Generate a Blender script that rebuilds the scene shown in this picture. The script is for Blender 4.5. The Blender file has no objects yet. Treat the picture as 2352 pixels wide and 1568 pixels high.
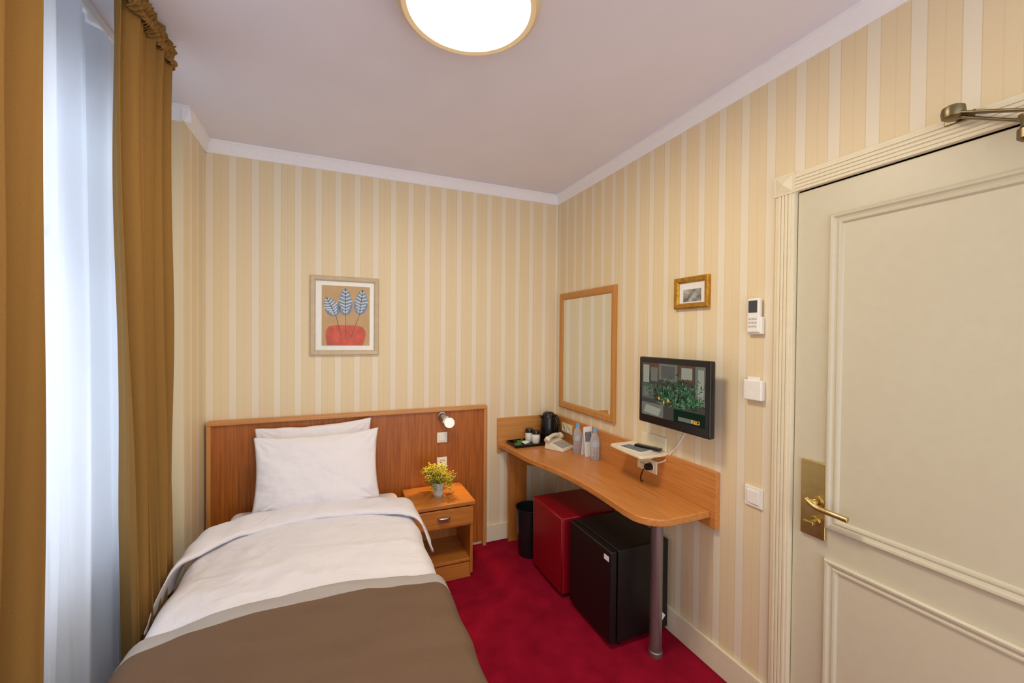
import bpy, bmesh, math, random
from mathutils import Vector, Matrix, noise
random.seed(4)
SC=bpy.context.scene
COL=SC.collection
H=2.727; RX=1.665; BY=2.97; LX=-.72; NX=-1.02; NY=2.60; YB=-1.1

def lin(c):
    return tuple(((v/255)/12.92 if v/255<=.04045 else (((v/255)+.055)/1.055)**2.4) for v in c)+(1.0,)

# ---------------- materials ----------------
def newmat(name):
    m=bpy.data.materials.new(name); m.use_nodes=True
    nt=m.node_tree; b=nt.nodes['Principled BSDF']
    return m,nt,b
def simple(name,col,rough=.5,metal=0.,noise_amt=.04,scale=30,bump=0.,bscale=None,spec=.5,coat=0.):
    m,nt,b=newmat(name)
    tc=nt.nodes.new('ShaderNodeTexCoord'); n=nt.nodes.new('ShaderNodeTexNoise'); n.inputs['Scale'].default_value=scale
    n.inputs['Detail'].default_value=4
    nt.links.new(tc.outputs['Object'],n.inputs['Vector'])
    r=nt.nodes.new('ShaderNodeValToRGB')
    c=lin(col)
    r.color_ramp.elements[0].color=tuple(max(0,v*(1-noise_amt*2)) for v in c[:3])+(1,)
    r.color_ramp.elements[1].color=tuple(min(1,v*(1+noise_amt*2)) for v in c[:3])+(1,)
    r.color_ramp.elements[0].position=.3; r.color_ramp.elements[1].position=.7
    nt.links.new(n.outputs['Fac'],r.inputs['Fac']); nt.links.new(r.outputs['Color'],b.inputs['Base Color'])
    b.inputs['Roughness'].default_value=rough; b.inputs['Metallic'].default_value=metal
    b.inputs['Specular IOR Level'].default_value=spec
    if coat: b.inputs['Coat Weight'].default_value=coat
    if bump:
        n2=nt.nodes.new('ShaderNodeTexNoise'); n2.inputs['Scale'].default_value=bscale or scale*4
        nt.links.new(tc.outputs['Object'],n2.inputs['Vector'])
        bp=nt.nodes.new('ShaderNodeBump'); bp.inputs['Strength'].default_value=bump; bp.inputs['Distance'].default_value=.01
        nt.links.new(n2.outputs['Fac'],bp.inputs['Height']); nt.links.new(bp.outputs['Normal'],b.inputs['Normal'])
    return m
def wood(name,c1,c2,axis='z',rough=.35):
    m,nt,b=newmat(name)
    g=nt.nodes.new('ShaderNodeNewGeometry'); mp=nt.nodes.new('ShaderNodeMapping')
    s={'x':(2,60,60),'y':(60,2,60),'z':(60,60,2)}[axis]
    mp.inputs['Scale'].default_value=s
    n=nt.nodes.new('ShaderNodeTexNoise'); n.inputs['Scale'].default_value=1.6; n.inputs['Detail'].default_value=5; n.inputs['Roughness'].default_value=.6
    nt.links.new(g.outputs['Position'],mp.inputs['Vector']); nt.links.new(mp.outputs['Vector'],n.inputs['Vector'])
    r=nt.nodes.new('ShaderNodeValToRGB'); r.color_ramp.elements[0].color=lin(c1); r.color_ramp.elements[1].color=lin(c2)
    r.color_ramp.elements[0].position=.32; r.color_ramp.elements[1].position=.68
    nt.links.new(n.outputs['Fac'],r.inputs['Fac']); nt.links.new(r.outputs['Color'],b.inputs['Base Color'])
    b.inputs['Roughness'].default_value=rough
    return m
def wallpaper(name,axis,off=0.):
    m,nt,b=newmat(name)
    g=nt.nodes.new('ShaderNodeNewGeometry'); s=nt.nodes.new('ShaderNodeSeparateXYZ')
    nt.links.new(g.outputs['Position'],s.inputs[0])
    a=nt.nodes.new('ShaderNodeMath'); a.operation='MULTIPLY_ADD'; a.inputs[1].default_value=1/.118; a.inputs[2].default_value=20+off
    nt.links.new(s.outputs[axis],a.inputs[0])
    f=nt.nodes.new('ShaderNodeMath'); f.operation='FRACT'; nt.links.new(a.outputs[0],f.inputs[0])
    r=nt.nodes.new('ShaderNodeValToRGB'); cr=r.color_ramp; cr.interpolation='CONSTANT'
    light=lin((241,230,205)); line=lin((227,206,162)); beige=lin((236,217,177)); mid=lin((233,212,170))
    stops=[(0,light),(.32,line),(.345,beige),(.62,mid),(.66,beige),(.975,line)]
    cr.elements[0].position=0; cr.elements[0].color=light
    cr.elements[1].position=stops[1][0]; cr.elements[1].color=stops[1][1]
    for p,c in stops[2:]:
        e=cr.elements.new(p); e.color=c
    nt.links.new(f.outputs[0],r.inputs['Fac'])
    n=nt.nodes.new('ShaderNodeTexNoise'); n.inputs['Scale'].default_value=220; nt.links.new(g.outputs['Position'],n.inputs['Vector'])
    mx=nt.nodes.new('ShaderNodeMixRGB'); mx.blend_type='MULTIPLY'; mx.inputs[0].default_value=.06
    nt.links.new(r.outputs['Color'],mx.inputs[1]); nt.links.new(n.outputs['Fac'],mx.inputs[2])
    nt.links.new(mx.outputs[0],b.inputs['Base Color']); b.inputs['Roughness'].default_value=.5
    bp=nt.nodes.new('ShaderNodeBump'); bp.inputs['Strength'].default_value=.08; bp.inputs['Distance'].default_value=.002
    nt.links.new(n.outputs['Fac'],bp.inputs['Height']); nt.links.new(bp.outputs['Normal'],b.inputs['Normal'])
    return m
def emit(name,col,strength):
    m=bpy.data.materials.new(name); m.use_nodes=True; nt=m.node_tree; nt.nodes.clear()
    e=nt.nodes.new('ShaderNodeEmission'); o=nt.nodes.new('ShaderNodeOutputMaterial')
    e.inputs[0].default_value=lin(col); e.inputs[1].default_value=strength
    nt.links.new(e.outputs[0],o.inputs[0]); return m
def glass(name,col=(255,255,255),rough=.02,alpha=.25):
    m,nt,b=newmat(name)
    b.inputs['Base Color'].default_value=lin(col); b.inputs['Roughness'].default_value=rough
    tr=nt.nodes.new('ShaderNodeBsdfTransparent'); mx=nt.nodes.new('ShaderNodeMixShader'); fr=nt.nodes.new('ShaderNodeFresnel')
    ad=nt.nodes.new('ShaderNodeMath'); ad.operation='ADD'; ad.inputs[1].default_value=alpha; ad.use_clamp=True
    nt.links.new(fr.outputs[0],ad.inputs[0]); nt.links.new(ad.outputs[0],mx.inputs[0])
    nt.links.new(tr.outputs[0],mx.inputs[1]); nt.links.new(b.outputs[0],mx.inputs[2])
    nt.links.new(mx.outputs[0],nt.nodes['Material Output'].inputs[0]); return m
def cloth(name,col,transl=0.,transp=0.,rough=.9,weave=400,bump=.15,var=.06,crease=0.):
    m,nt,b=newmat(name)
    tc=nt.nodes.new('ShaderNodeNewGeometry'); n=nt.nodes.new('ShaderNodeTexNoise'); n.inputs['Scale'].default_value=weave; n.inputs['Detail'].default_value=3
    nt.links.new(tc.outputs['Position'],n.inputs['Vector'])
    r=nt.nodes.new('ShaderNodeValToRGB'); c=lin(col)
    r.color_ramp.elements[0].color=tuple(v*(1-var*2) for v in c[:3])+(1,); r.color_ramp.elements[1].color=tuple(min(1,v*(1+var)) for v in c[:3])+(1,)
    nt.links.new(n.outputs['Fac'],r.inputs['Fac']); nt.links.new(r.outputs['Color'],b.inputs['Base Color'])
    b.inputs['Roughness'].default_value=rough; b.inputs['Specular IOR Level'].default_value=.15
    bp=nt.nodes.new('ShaderNodeBump'); bp.inputs['Strength'].default_value=bump; bp.inputs['Distance'].default_value=.003
    nt.links.new(n.outputs['Fac'],bp.inputs['Height']); nt.links.new(bp.outputs['Normal'],b.inputs['Normal'])
    if crease:
        n3=nt.nodes.new('ShaderNodeTexNoise'); n3.inputs['Scale'].default_value=7; n3.inputs['Detail'].default_value=5; n3.inputs['Distortion'].default_value=1.2
        nt.links.new(tc.outputs['Position'],n3.inputs['Vector'])
        b2=nt.nodes.new('ShaderNodeBump'); b2.inputs['Strength'].default_value=crease; b2.inputs['Distance'].default_value=.03
        nt.links.new(n3.outputs['Fac'],b2.inputs['Height']); nt.links.new(b2.outputs['Normal'],bp.inputs['Normal'])
    out=nt.nodes['Material Output']; last=b.outputs[0]
    if transl:
        t=nt.nodes.new('ShaderNodeBsdfTranslucent'); nt.links.new(r.outputs['Color'],t.inputs[0])
        mx=nt.nodes.new('ShaderNodeMixShader'); mx.inputs[0].default_value=transl
        nt.links.new(last,mx.inputs[1]); nt.links.new(t.outputs[0],mx.inputs[2]); last=mx.outputs[0]
    if transp:
        t=nt.nodes.new('ShaderNodeBsdfTransparent'); mx=nt.nodes.new('ShaderNodeMixShader'); mx.inputs[0].default_value=transp
        nt.links.new(last,mx.inputs[1]); nt.links.new(t.outputs[0],mx.inputs[2]); last=mx.outputs[0]
    nt.links.new(last,out.inputs[0]); return m

M={}
M['wp_x']=wallpaper('striped_wallpaper_a','X',.1)
M['wp_y']=wallpaper('striped_wallpaper_b','Y',.25)
M['ceil']=simple('ceiling_paint',(238,238,250),.8,noise_amt=.01,scale=3)
M['cornice']=simple('cornice_paint',(250,250,254),.6,noise_amt=.01)
m,nt,b=newmat('red_carpet')
g=nt.nodes.new('ShaderNodeNewGeometry'); n1=nt.nodes.new('ShaderNodeTexNoise'); n1.inputs['Scale'].default_value=260; n1.inputs['Detail'].default_value=4
n2=nt.nodes.new('ShaderNodeTexNoise'); n2.inputs['Scale'].default_value=9; n2.inputs['Detail'].default_value=6
nt.links.new(g.outputs['Position'],n1.inputs['Vector']); nt.links.new(g.outputs['Position'],n2.inputs['Vector'])
ad=nt.nodes.new('ShaderNodeMath'); ad.operation='ADD'; nt.links.new(n1.outputs['Fac'],ad.inputs[0]); nt.links.new(n2.outputs['Fac'],ad.inputs[1])
hf=nt.nodes.new('ShaderNodeMath'); hf.operation='MULTIPLY'; hf.inputs[1].default_value=.5; nt.links.new(ad.outputs[0],hf.inputs[0])
r=nt.nodes.new('ShaderNodeValToRGB'); r.color_ramp.elements[0].color=lin((130,8,34)); r.color_ramp.elements[1].color=lin((164,20,50))
r.color_ramp.elements[0].position=.36; r.color_ramp.elements[1].position=.64
nt.links.new(hf.outputs[0],r.inputs['Fac']); nt.links.new(r.outputs['Color'],b.inputs['Base Color']); b.inputs['Roughness'].default_value=1; b.inputs['Specular IOR Level'].default_value=.1
bp=nt.nodes.new('ShaderNodeBump'); bp.inputs['Strength'].default_value=.6; bp.inputs['Distance'].default_value=.006
nt.links.new(n1.outputs['Fac'],bp.inputs['Height']); nt.links.new(bp.outputs['Normal'],b.inputs['Normal']); M['carpet']=m
M['base']=simple('baseboard_paint',(234,224,194),.45,noise_amt=.01)
M['door']=simple('door_paint',(211,204,178),.38,noise_amt=.008)
M['headwood']=wood('headboard_veneer',(150,80,22),(188,110,42),'z')
M['trimwood']=wood('trim_wood',(196,132,66),(214,152,86),'x')
M['trimwoodz']=wood('trim_wood_upright',(196,132,66),(214,152,86),'z')
M['deskwood']=wood('desk_veneer',(190,118,54),(214,146,78),'y',.28)
M['standwood']=wood('nightstand_veneer',(176,106,42),(202,132,60),'x',.3)
M['standwoodz']=wood('nightstand_side_veneer',(170,100,40),(196,126,58),'z',.3)
M['white']=cloth('white_cotton',(240,238,244),weave=600,bump=.08,var=.015,crease=.42)
M['white2']=cloth('white_cotton_pillow',(244,240,244),weave=600,bump=.08,var=.015,crease=.2)
M['brown']=cloth('brown_throw_cloth',(119,96,78),weave=500,bump=.3,var=.08,crease=.15)
M['grey']=cloth('grey_border_cloth',(178,171,166),weave=500,bump=.2,var=.04)
M['curtain']=cloth('mustard_curtain_cloth',(150,113,60),transl=.08,weave=350,bump=.2,var=.08)
M['sheer']=cloth('sheer_voile',(226,232,242),transl=.45,transp=.10,weave=700,bump=.05,var=.02)
M['black']=simple('black_plastic',(16,16,18),.25,noise_amt=.02)
M['blackm']=simple('black_enamel',(14,14,15),.42,noise_amt=.05,bump=.1,bscale=300)
M['binm']=simple('bin_plastic',(22,28,30),.35)
M['red']=simple('red_leather',(140,10,26),.34,noise_amt=.04,bump=.12,bscale=180)
M['chrome']=simple('brushed_steel',(190,188,186),.25,metal=1)
M['leg']=simple('grey_leg_metal',(150,146,144),.35,metal=.8)
M['brass']=simple('satin_brass',(206,184,122),.3,metal=1)
M['bronze']=simple('aged_bronze',(132,120,92),.38,metal=1)
M['plastic']=simple('white_plastic',(242,240,230),.35,noise_amt=.01)
M['cream']=simple('cream_plastic',(236,226,198),.4,noise_amt=.01)
M['grey_p']=simple('grey_plastic',(120,122,126),.4)
M['mirror']=simple('mirror_silver',(235,238,235),.01,metal=1,noise_amt=0)
M['mirrorwood']=wood('mirror_frame_wood',(184,124,54),(204,146,76),'z')
M['frame']=simple('beige_frame_paint',(204,184,152),.45,noise_amt=.03)
M['mat']=simple('mat_board',(240,238,232),.8,noise_amt=.01)
M['tan']=simple('art_tan',(196,158,104),.8,noise_amt=.05,scale=20)
M['artblue']=simple('art_blue',(124,140,164),.8,noise_amt=.15,scale=60)
M['artdark']=simple('art_dark_line',(60,56,60),.8)
M['artlight']=simple('art_light_line',(222,226,228),.8)
M['artred']=simple('art_red',(206,74,40),.8,noise_amt=.15,scale=25)
M['gold']=simple('gilded_frame',(190,140,48),.35,metal=.7,noise_amt=.12,scale=60,bump=.3,bscale=120)
M['glass']=glass('picture_glass',alpha=.0)
M['bottle']=glass('bottle_plastic',(236,244,250),.06,.18)
M['blabel']=glass('bottle_label_film',(206,226,240),.3,.5)
M['cap']=simple('blue_cap',(90,168,220),.4)
M['vase']=glass('vase_glass',(240,245,235),.15,.40)
M['leaf']=simple('flower_stems',(96,120,30),.6)
M['yel']=simple('yellow_flowers',(206,192,60),.6,noise_amt=.15,scale=80)
M['paper']=simple('paper',(240,238,236),.7,noise_amt=.01)
M['print']=simple('printed_grey',(120,124,130),.7,noise_amt=.3,scale=90)
M['phone']=simple('phone_plastic',(232,224,202),.4,noise_amt=.01)
M['lampglass']=emit('lamp_diffuser_glow',(255,240,212),54)
M['lamprim']=simple('lamp_rim',(226,206,168),.35,noise_amt=.01)
M['green']=simple('sachet_green',(60,120,50),.5)

# ---------------- mesh helpers ----------------
def finish(name,me,mat,parent=None,smooth=False,bevel=0,sub=0,mods=None):
    ob=bpy.data.objects.new(name,me); COL.objects.link(ob)
    if me.vertices:
        lo=Vector([min(v.co[i] for v in me.vertices) for i in range(3)]); hi=Vector([max(v.co[i] for v in me.vertices) for i in range(3)])
        c=(lo+hi)/2; me.transform(Matrix.Translation(-c)); ob.location=c
    if mat is not None:
        for mm in (mat if isinstance(mat,(list,tuple)) else [mat]): me.materials.append(mm)
    if smooth:
        for p in me.polygons: p.use_smooth=True
    if bevel:
        b=ob.modifiers.new('b','BEVEL'); b.width=bevel; b.segments=3; b.limit_method='ANGLE'; b.angle_limit=math.radians(35)
        for p in me.polygons: p.use_smooth=True
        w=ob.modifiers.new('wn','WEIGHTED_NORMAL'); w.keep_sharp=True
    if sub:
        s=ob.modifiers.new('s','SUBSURF'); s.levels=sub; s.render_levels=sub
    if parent is not None:
        ob.parent=parent; ob.location=ob.location-parent.location
    return ob
def thing(name,label,cat,loc,group=None):
    e=bpy.data.objects.new(name,None); e.location=loc; e.empty_display_size=.1; COL.objects.link(e)
    e['label']=label; e['category']=cat
    if group: e['group']=group
    return e
def tag(o,label,cat,group=None):
    o['label']=label; o['category']=cat
    if group: o['group']=group
    return o
def struct(o): o['kind']='structure'; return o
def bm_to(bm,name):
    bmesh.ops.recalc_face_normals(bm,faces=bm.faces)
    me=bpy.data.meshes.new(name); bm.to_mesh(me); bm.free(); return me
def addbox(bm,lo,hi,mi=0,rot=None,piv=None):
    vs=[bm.verts.new((x,y,z)) for x in(lo[0],hi[0]) for y in(lo[1],hi[1]) for z in(lo[2],hi[2])]
    if rot is not None:
        p=Vector(piv) if piv else (Vector(lo)+Vector(hi))/2
        for v in vs: v.co=rot@(v.co-p)+p
    fs=[(0,1,3,2),(4,6,7,5),(0,4,5,1),(2,3,7,6),(0,2,6,4),(1,5,7,3)]
    for f in fs:
        q=bm.faces.new([vs[i] for i in f]); q.material_index=mi
def box(name,lo,hi,mat,parent=None,bevel=.003,rot=None,piv=None):
    bm=bmesh.new(); addbox(bm,lo,hi,0,rot,piv); return finish(name,bm_to(bm,name),mat,parent,bevel=bevel)
def boxes(name,lst,mat,parent=None,bevel=.003):
    bm=bmesh.new()
    for t in lst: addbox(bm,t[0],t[1],t[2] if len(t)>2 else 0)
    return finish(name,bm_to(bm,name),mat,parent,bevel=bevel)
def addlathe(bm,prof,c,axis='z',seg=40,mi=0,cap=True):
    rings=[]
    for r,h in prof:
        ring=[]
        for i in range(seg):
            a=2*math.pi*i/seg; u,v=r*math.cos(a),r*math.sin(a)
            p={'z':(u,v,h),'x':(h,u,v),'y':(u,h,v)}[axis]
            ring.append(bm.verts.new(Vector(p)+Vector(c)))
        rings.append(ring)
    for a,b in zip(rings,rings[1:]):
        for i in range(seg):
            f=bm.faces.new((a[i],a[(i+1)%seg],b[(i+1)%seg],b[i])); f.material_index=mi; f.smooth=True
    if cap:
        for rg in(rings[0],rings[-1]):
            f=bm.faces.new(rg); f.material_index=mi
def lathe(name,prof,c,mat,parent=None,axis='z',seg=40,cap=True,rot=None):
    bm=bmesh.new(); addlathe(bm,prof,(0,0,0),axis,seg,cap=cap)
    if rot is not None: bmesh.ops.transform(bm,matrix=rot.to_4x4(),verts=bm.verts)
    bmesh.ops.translate(bm,vec=c,verts=bm.verts)
    o=finish(name,bm_to(bm,name),mat,parent,smooth=True)
    e=o.modifiers.new('es','EDGE_SPLIT'); e.split_angle=math.radians(40)
    return o
def addtube(bm,pts,r,seg=10,mi=0,radii=None):
    pts=[Vector(p) for p in pts]; rings=[]
    up=Vector((0,0,1))
    for i,p in enumerate(pts):
        t=(pts[min(i+1,len(pts)-1)]-pts[max(i-1,0)]).normalized()
        a=t.cross(up)
        if a.length<.05: a=t.cross(Vector((0,1,0)))
        a.normalize(); b=t.cross(a).normalized(); rr=radii[i] if radii else r
        rings.append([bm.verts.new(p+a*rr*math.cos(2*math.pi*k/seg)+b*rr*math.sin(2*math.pi*k/seg)) for k in range(seg)])
    for A,B in zip(rings,rings[1:]):
        for k in range(seg):
            f=bm.faces.new((A[k],A[(k+1)%seg],B[(k+1)%seg],B[k])); f.material_index=mi; f.smooth=True
    for rg in(rings[0],rings[-1]):
        f=bm.faces.new(rg); f.material_index=mi
def spline(pts,n=8):
    P=[Vector(p) for p in pts]; P=[P[0]]+P+[P[-1]]; o=[]
    for i in range(1,len(P)-2):
        for k in range(n):
            t=k/n; a,b,c,d=P[i-1],P[i],P[i+1],P[i+2]
            o.append(.5*((2*b)+(c-a)*t+(2*a-5*b+4*c-d)*t*t+(3*b-a-3*c+d)*t**3))
    o.append(P[-2]); return o
def tube(name,pts,r,mat,parent=None,seg=12,radii=None):
    bm=bmesh.new(); addtube(bm,pts,r,seg,radii=radii); return finish(name,bm_to(bm,name),mat,parent,smooth=False)
def prism(name,poly,z0,z1,mat,parent=None,bevel=.003,axis='z'):
    bm=bmesh.new()
    def P(a,b,h): return {'z':(a,b,h),'x':(h,a,b),'y':(a,h,b)}[axis]
    A=[bm.verts.new(P(a,b,z0)) for a,b in poly]; B=[bm.verts.new(P(a,b,z1)) for a,b in poly]
    bm.faces.new(A); bm.faces.new(B)
    for i in range(len(poly)):
        j=(i+1)%len(poly); bm.faces.new((A[i],A[j],B[j],B[i]))
    return finish(name,bm_to(bm,name),mat,parent,bevel=bevel)
def grid(name,nu,nv,fn,mat,parent=None,solid=0,sub=0,up=False):
    bm=bmesh.new(); V=[[bm.verts.new(fn(i/(nu-1),j/(nv-1))) for i in range(nu)] for j in range(nv)]
    for j in range(nv-1):
        for i in range(nu-1): bm.faces.new((V[j][i],V[j][i+1],V[j+1][i+1],V[j+1][i])).smooth=True
    if up:
        bm.normal_update()
        if sum(f.normal.z*f.calc_area() for f in bm.faces)<0: bmesh.ops.reverse_faces(bm,faces=bm.faces)
        me=bpy.data.meshes.new(name); bm.to_mesh(me); bm.free()
    else: me=bm_to(bm,name)
    o=finish(name,me,mat,parent,smooth=True)
    if solid:
        s=o.modifiers.new('so','SOLIDIFY'); s.thickness=solid; s.offset=-1
    if sub:
        s=o.modifiers.new('s','SUBSURF'); s.levels=sub; s.render_levels=sub
    return o

# ---------------- room shell ----------------
struct(box('floor',(NX-.1,YB,-.1),(RX+.12,BY+.1,0),M['carpet'],bevel=0))
struct(box('ceiling',(NX-.1,YB,H),(RX+.12,BY+.1,H+.1),M['ceil'],bevel=0))
struct(box('wall_back',(LX-.3,BY,0),(RX+.12,BY+.1,H),M['wp_x'],bevel=0))
struct(boxes('wall_right',[((RX,1.06,0),(RX+.12,BY,H)),((RX,YB,0),(RX+.12,.13,H)),((RX,.13,2.155),(RX+.12,1.06,H))],M['wp_y'],bevel=0))
struct(box('wall_left',(NX,NY,0),(LX,BY,H),[M['wp_y']],bevel=0))
struct(box('wall_front_left',(NX,YB,0),(LX,.35,H),M['wp_y'],bevel=0))
struct(box('wall_niche',(NX,NY-.004,0),(LX-.0005,NY,H),M['wp_x'],bevel=0))
struct(boxes('wall_window',[((NX-.1,.35,0),(NX,.62,H)),((NX-.1,2.33,0),(NX,NY,H)),((NX-.1,.62,0),(NX,2.33,.7)),((NX-.1,.62,2.5),(NX,2.33,H))],M['plastic'],bevel=0))
w=[]
for a,b in((.62,.68),(1.44,1.51),(2.27,2.33)): w.append(((NX-.08,a,.7),(NX-.02,b,2.5)))
for a,b in((.7,.77),(1.95,2.0),(2.43,2.5)): w.append(((NX-.081,.62,a),(NX-.019,2.33,b)))
wn=struct(boxes('window_1',w,M['cornice'],bevel=.004))
gp=box('window_pane',(NX-.055,.66,.75),(NX-.05,2.29,2.45),M['glass'],wn,bevel=0)
def bb(name,lo,hi): return struct(box(name,lo,hi,M['base'],bevel=.005))
bb('baseboard_back',(LX,BY-.016,0),(RX,BY,.13))
bb('baseboard_right',(RX-.016,1.135,0),(RX,BY-.016,.13))
bb('baseboard_left',(LX,NY,0),(LX+.014,BY-.016,.13))
bb('baseboard_door_side',(RX-.016,YB,0),(RX,.055,.13))
def cornice(name,p0,p1,n):
    prof=[(0,.074),(.006,.074),(.010,.068),(.022,.028),(.030,.012),(.034,.010),(.034,0),(0,0)]
    bm=bmesh.new(); p0=Vector(p0);p1=Vector(p1);n=Vector(n)
    A=[bm.verts.new(p0+n*a+Vector((0,0,-d))) for a,d in prof];B=[bm.verts.new(p1+n*a+Vector((0,0,-d))) for a,d in prof]
    bm.faces.new(A);bm.faces.new(B)
    for i in range(len(prof)):
        j=(i+1)%len(prof); bm.faces.new((A[i],A[j],B[j],B[i]))
    return struct(finish(name,bm_to(bm,name),M['cornice']))
cornice('trim_1',(LX,BY,H),(RX,BY,H),(0,-1,0))
cornice('trim_2',(RX,BY,H),(RX,YB,H),(-1,0,0))
cornice('trim_3',(LX,NY-.034,H),(LX,BY,H),(1,0,0))
cornice('trim_4',(NX,NY-.004,H),(LX+.034,NY-.004,H),(0,-1,0))

# ---------------- door ----------------
DX=RX-.012
door=struct(box('door_1',(DX+.012,.135,.005),(DX+.055,1.055,2.15),M['door'],bevel=.002))
def mould(name,y0,y1,z0,z1,par):
    prof=[(0,0),(0,.010),(.006,.016),(.013,.015),(.018,.009),(.024,.006),(.030,.010),(.036,.009),(.040,.002),(.042,0)]
    bm=bmesh.new(); rings=[]
    for d,h in prof:
        rings.append([bm.verts.new((DX+.012-h,y,z)) for y,z in((y0+d,z0+d),(y1-d,z0+d),(y1-d,z1-d),(y0+d,z1-d))])
    for A,B in zip(rings,rings[1:]):
        for i in range(4): bm.faces.new((A[i],A[(i+1)%4],B[(i+1)%4],B[i]))
    return finish(name,bm_to(bm,name),M['door'],par)
mould('panel_moulding',.25,.935,.885,2.035,door)
mould('panel_moulding',.25,.935,.13,.775,door)
def casing_v(name,y0,y1):
    l=[((RX-.020,y0,0),(RX+.02,y1,2.155))]
    wd=(y1-y0)
    for k in range(4):
        a=y0+.010+k*(wd-.020)/4+.001; l.append(((RX-.0235,a,0),(RX-.019,a+.011,2.155)))
    return struct(boxes(name,l,M['base'],bevel=.002))
casing_v('trim_5',1.058,1.132); casing_v('trim_6',.058,.132)
l=[((RX-.020,.132,2.155),(RX+.02,1.058,2.228))]
for k in range(4): l.append(((RX-.0235,.132,2.166+k*.0135),(RX-.019,1.058,2.177+k*.0135)))
struct(boxes('trim_7',l,M['base'],bevel=.002))
for i,(a,b_) in enumerate(((1.055,1.135),(.055,.135))):
    bm=bmesh.new(); addbox(bm,(RX-.026,a,2.152),(RX+.02,b_,2.232))
    c=((a+b_)/2,2.192); v=[bm.verts.new((RX-.0265,c[0]+sx*.032,c[1]+sz*.032)) for sx,sz in((-1,-1),(1,-1),(1,1),(-1,1))]; t=bm.verts.new((RX-.038,c[0],c[1]))
    for k in range(4): bm.faces.new((v[k],v[(k+1)%4],t))
    struct(finish('trim_%d'%(8+i),bm_to(bm,'t'),M['base']))
lk=thing('door_lock_set','satin brass lever handle on a long rectangular backplate','door handle',(DX,.975,.975))
box('backplate',(DX-.001,.932,.835),(DX+.011,1.02,1.12),M['brass'],lk,bevel=.004)
bm=bmesh.new(); addlathe(bm,[(.013,-.05),(.013,0)],(DX+.002,.957,.975),'x',20)
addtube(bm,spline([(DX-.045,.972,.985),(DX-.05,.955,.977),(DX-.052,.93,.968),(DX-.052,.88,.966),(DX-.047,.835,.962)]),.010,14)
addlathe(bm,[(.022,-.006),(.022,0)],(DX+.0,.957,.975),'x',24)
finish('lever',bm_to(bm,'lever'),M['brass'],lk)
bm=bmesh.new(); addlathe(bm,[(.018,-.008),(.018,0)],(DX,.965,.90),'x',24); addlathe(bm,[(.006,-.03),(.006,0)],(DX-.005,.965,.90),'x',16)
addbox(bm,(DX-.046,.948,.893),(DX-.028,.982,.907)); finish('thumb_turn',bm_to(bm,'tt'),M['brass'],lk,bevel=.003)
# door closer
cl=thing('door_closer','aged bronze overhead door closer with folding arms','door closer',(1.6,.4,2.2))
boxes('closer_body',[((DX-.045,.15,2.035),(DX+.010,.40,2.09))],M['bronze'],cl,bevel=.008)
lathe('arm_pivot',[(.016,2.203),(.024,2.209),(.026,2.222),(.024,2.236),(.014,2.242)],(1.60,.592,0),M['bronze'],cl,seg=28)
bm=bmesh.new(); addbox(bm,(1.60,.578,2.217),(1.640,.606,2.227)); addbox(bm,(1.637,.560,2.205),(1.641,.625,2.2270)); finish('bracket_shoe',bm_to(bm,'bs'),M['bronze'],cl,bevel=.002)
def bar(name,p,q,w,t):
    p=Vector(p);q=Vector(q); d=(q-p); d.normalize(); s=d.cross(Vector((0,0,1))).normalized(); u=s.cross(d)
    bm=bmesh.new(); vs=[bm.verts.new(x+s*a*w/2+u*b*t/2) for x in(p,q) for a in(-1,1) for b in(-1,1)]
    for f in((0,1,3,2),(4,6,7,5),(0,4,5,1),(2,3,7,6),(0,2,6,4),(1,5,7,3)): bm.faces.new([vs[i] for i in f])
    return finish(name,bm_to(bm,name),M['bronze'],cl,bevel=.003)
bar('arm',(1.60,.592,2.222),(1.575,.36,2.115),.024,.007)
bar('arm',(1.605,.585,2.208),(1.605,.455,2.135),.018,.007)
lathe('elbow_joint',[(.012,2.085),(.020,2.092),(.020,2.115),(.014,2.122),(.014,2.140),(.018,2.146),(.018,2.152)],(1.60,.452,0),M['bronze'],cl,seg=28)

# ---------------- ceiling lamp ----------------
cx,cy=.40,1.325
lp=thing('ceiling_lamp','round opal glass flush ceiling lamp with beige rim, lit','ceiling lamp',(cx,cy,H))
R=.225
lathe('rim',[(R-.01,H-.0005),(R+.004,H-.02),(R+.013,H-.045),(R+.010,H-.060),(R-.004,H-.070),(R-.022,H-.068),(R-.026,H-.05),(R-.026,H-.0005)],(cx,cy,0),M['lamprim'],lp,seg=96,cap=False)
lathe('diffuser',[(R-.027,H-.058),(R-.05,H-.066),(R-.10,H-.074),(R-.15,H-.078),(.002,H-.080)],(cx,cy,0),M['lampglass'],lp,seg=96,cap=False)

# ---------------- curtains ----------------
def curtain_fn(y0t,y1t,y0b,y1b,xt,xb,z0,z1,nf,amp,ph,seed):
    def f(u,v):
        z=z0+(z1-z0)*v
        k=1-v
        y=(y0t+(y1t-y0t)*u)*(1-k)+(y0b+(y1b-y0b)*u)*k
        a=amp*(.7+.25*k)
        uu=u+.03*math.sin(3*k+seed)+.035*math.sin(2*math.pi*u*1.7+seed)
        s=math.sin(2*math.pi*nf*uu+ph+.5*math.sin(2.3*k+seed))
        s=math.copysign(abs(s)**.75,s)
        x=xt*(1-k)+xb*k+a*s+.30*a*math.sin(2*math.pi*nf*2.3*uu+seed)+.012*noise.noise(Vector((u*9+seed,z*1.2,seed)))
        y+=.3*a*math.sin(4*math.pi*nf*uu+ph)
        t=max(0,(z-(z1-.25))/.25)
        x+=t*.007*math.sin(2*math.pi*nf*4*u)
        return (x,y,z)
    return f
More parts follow.
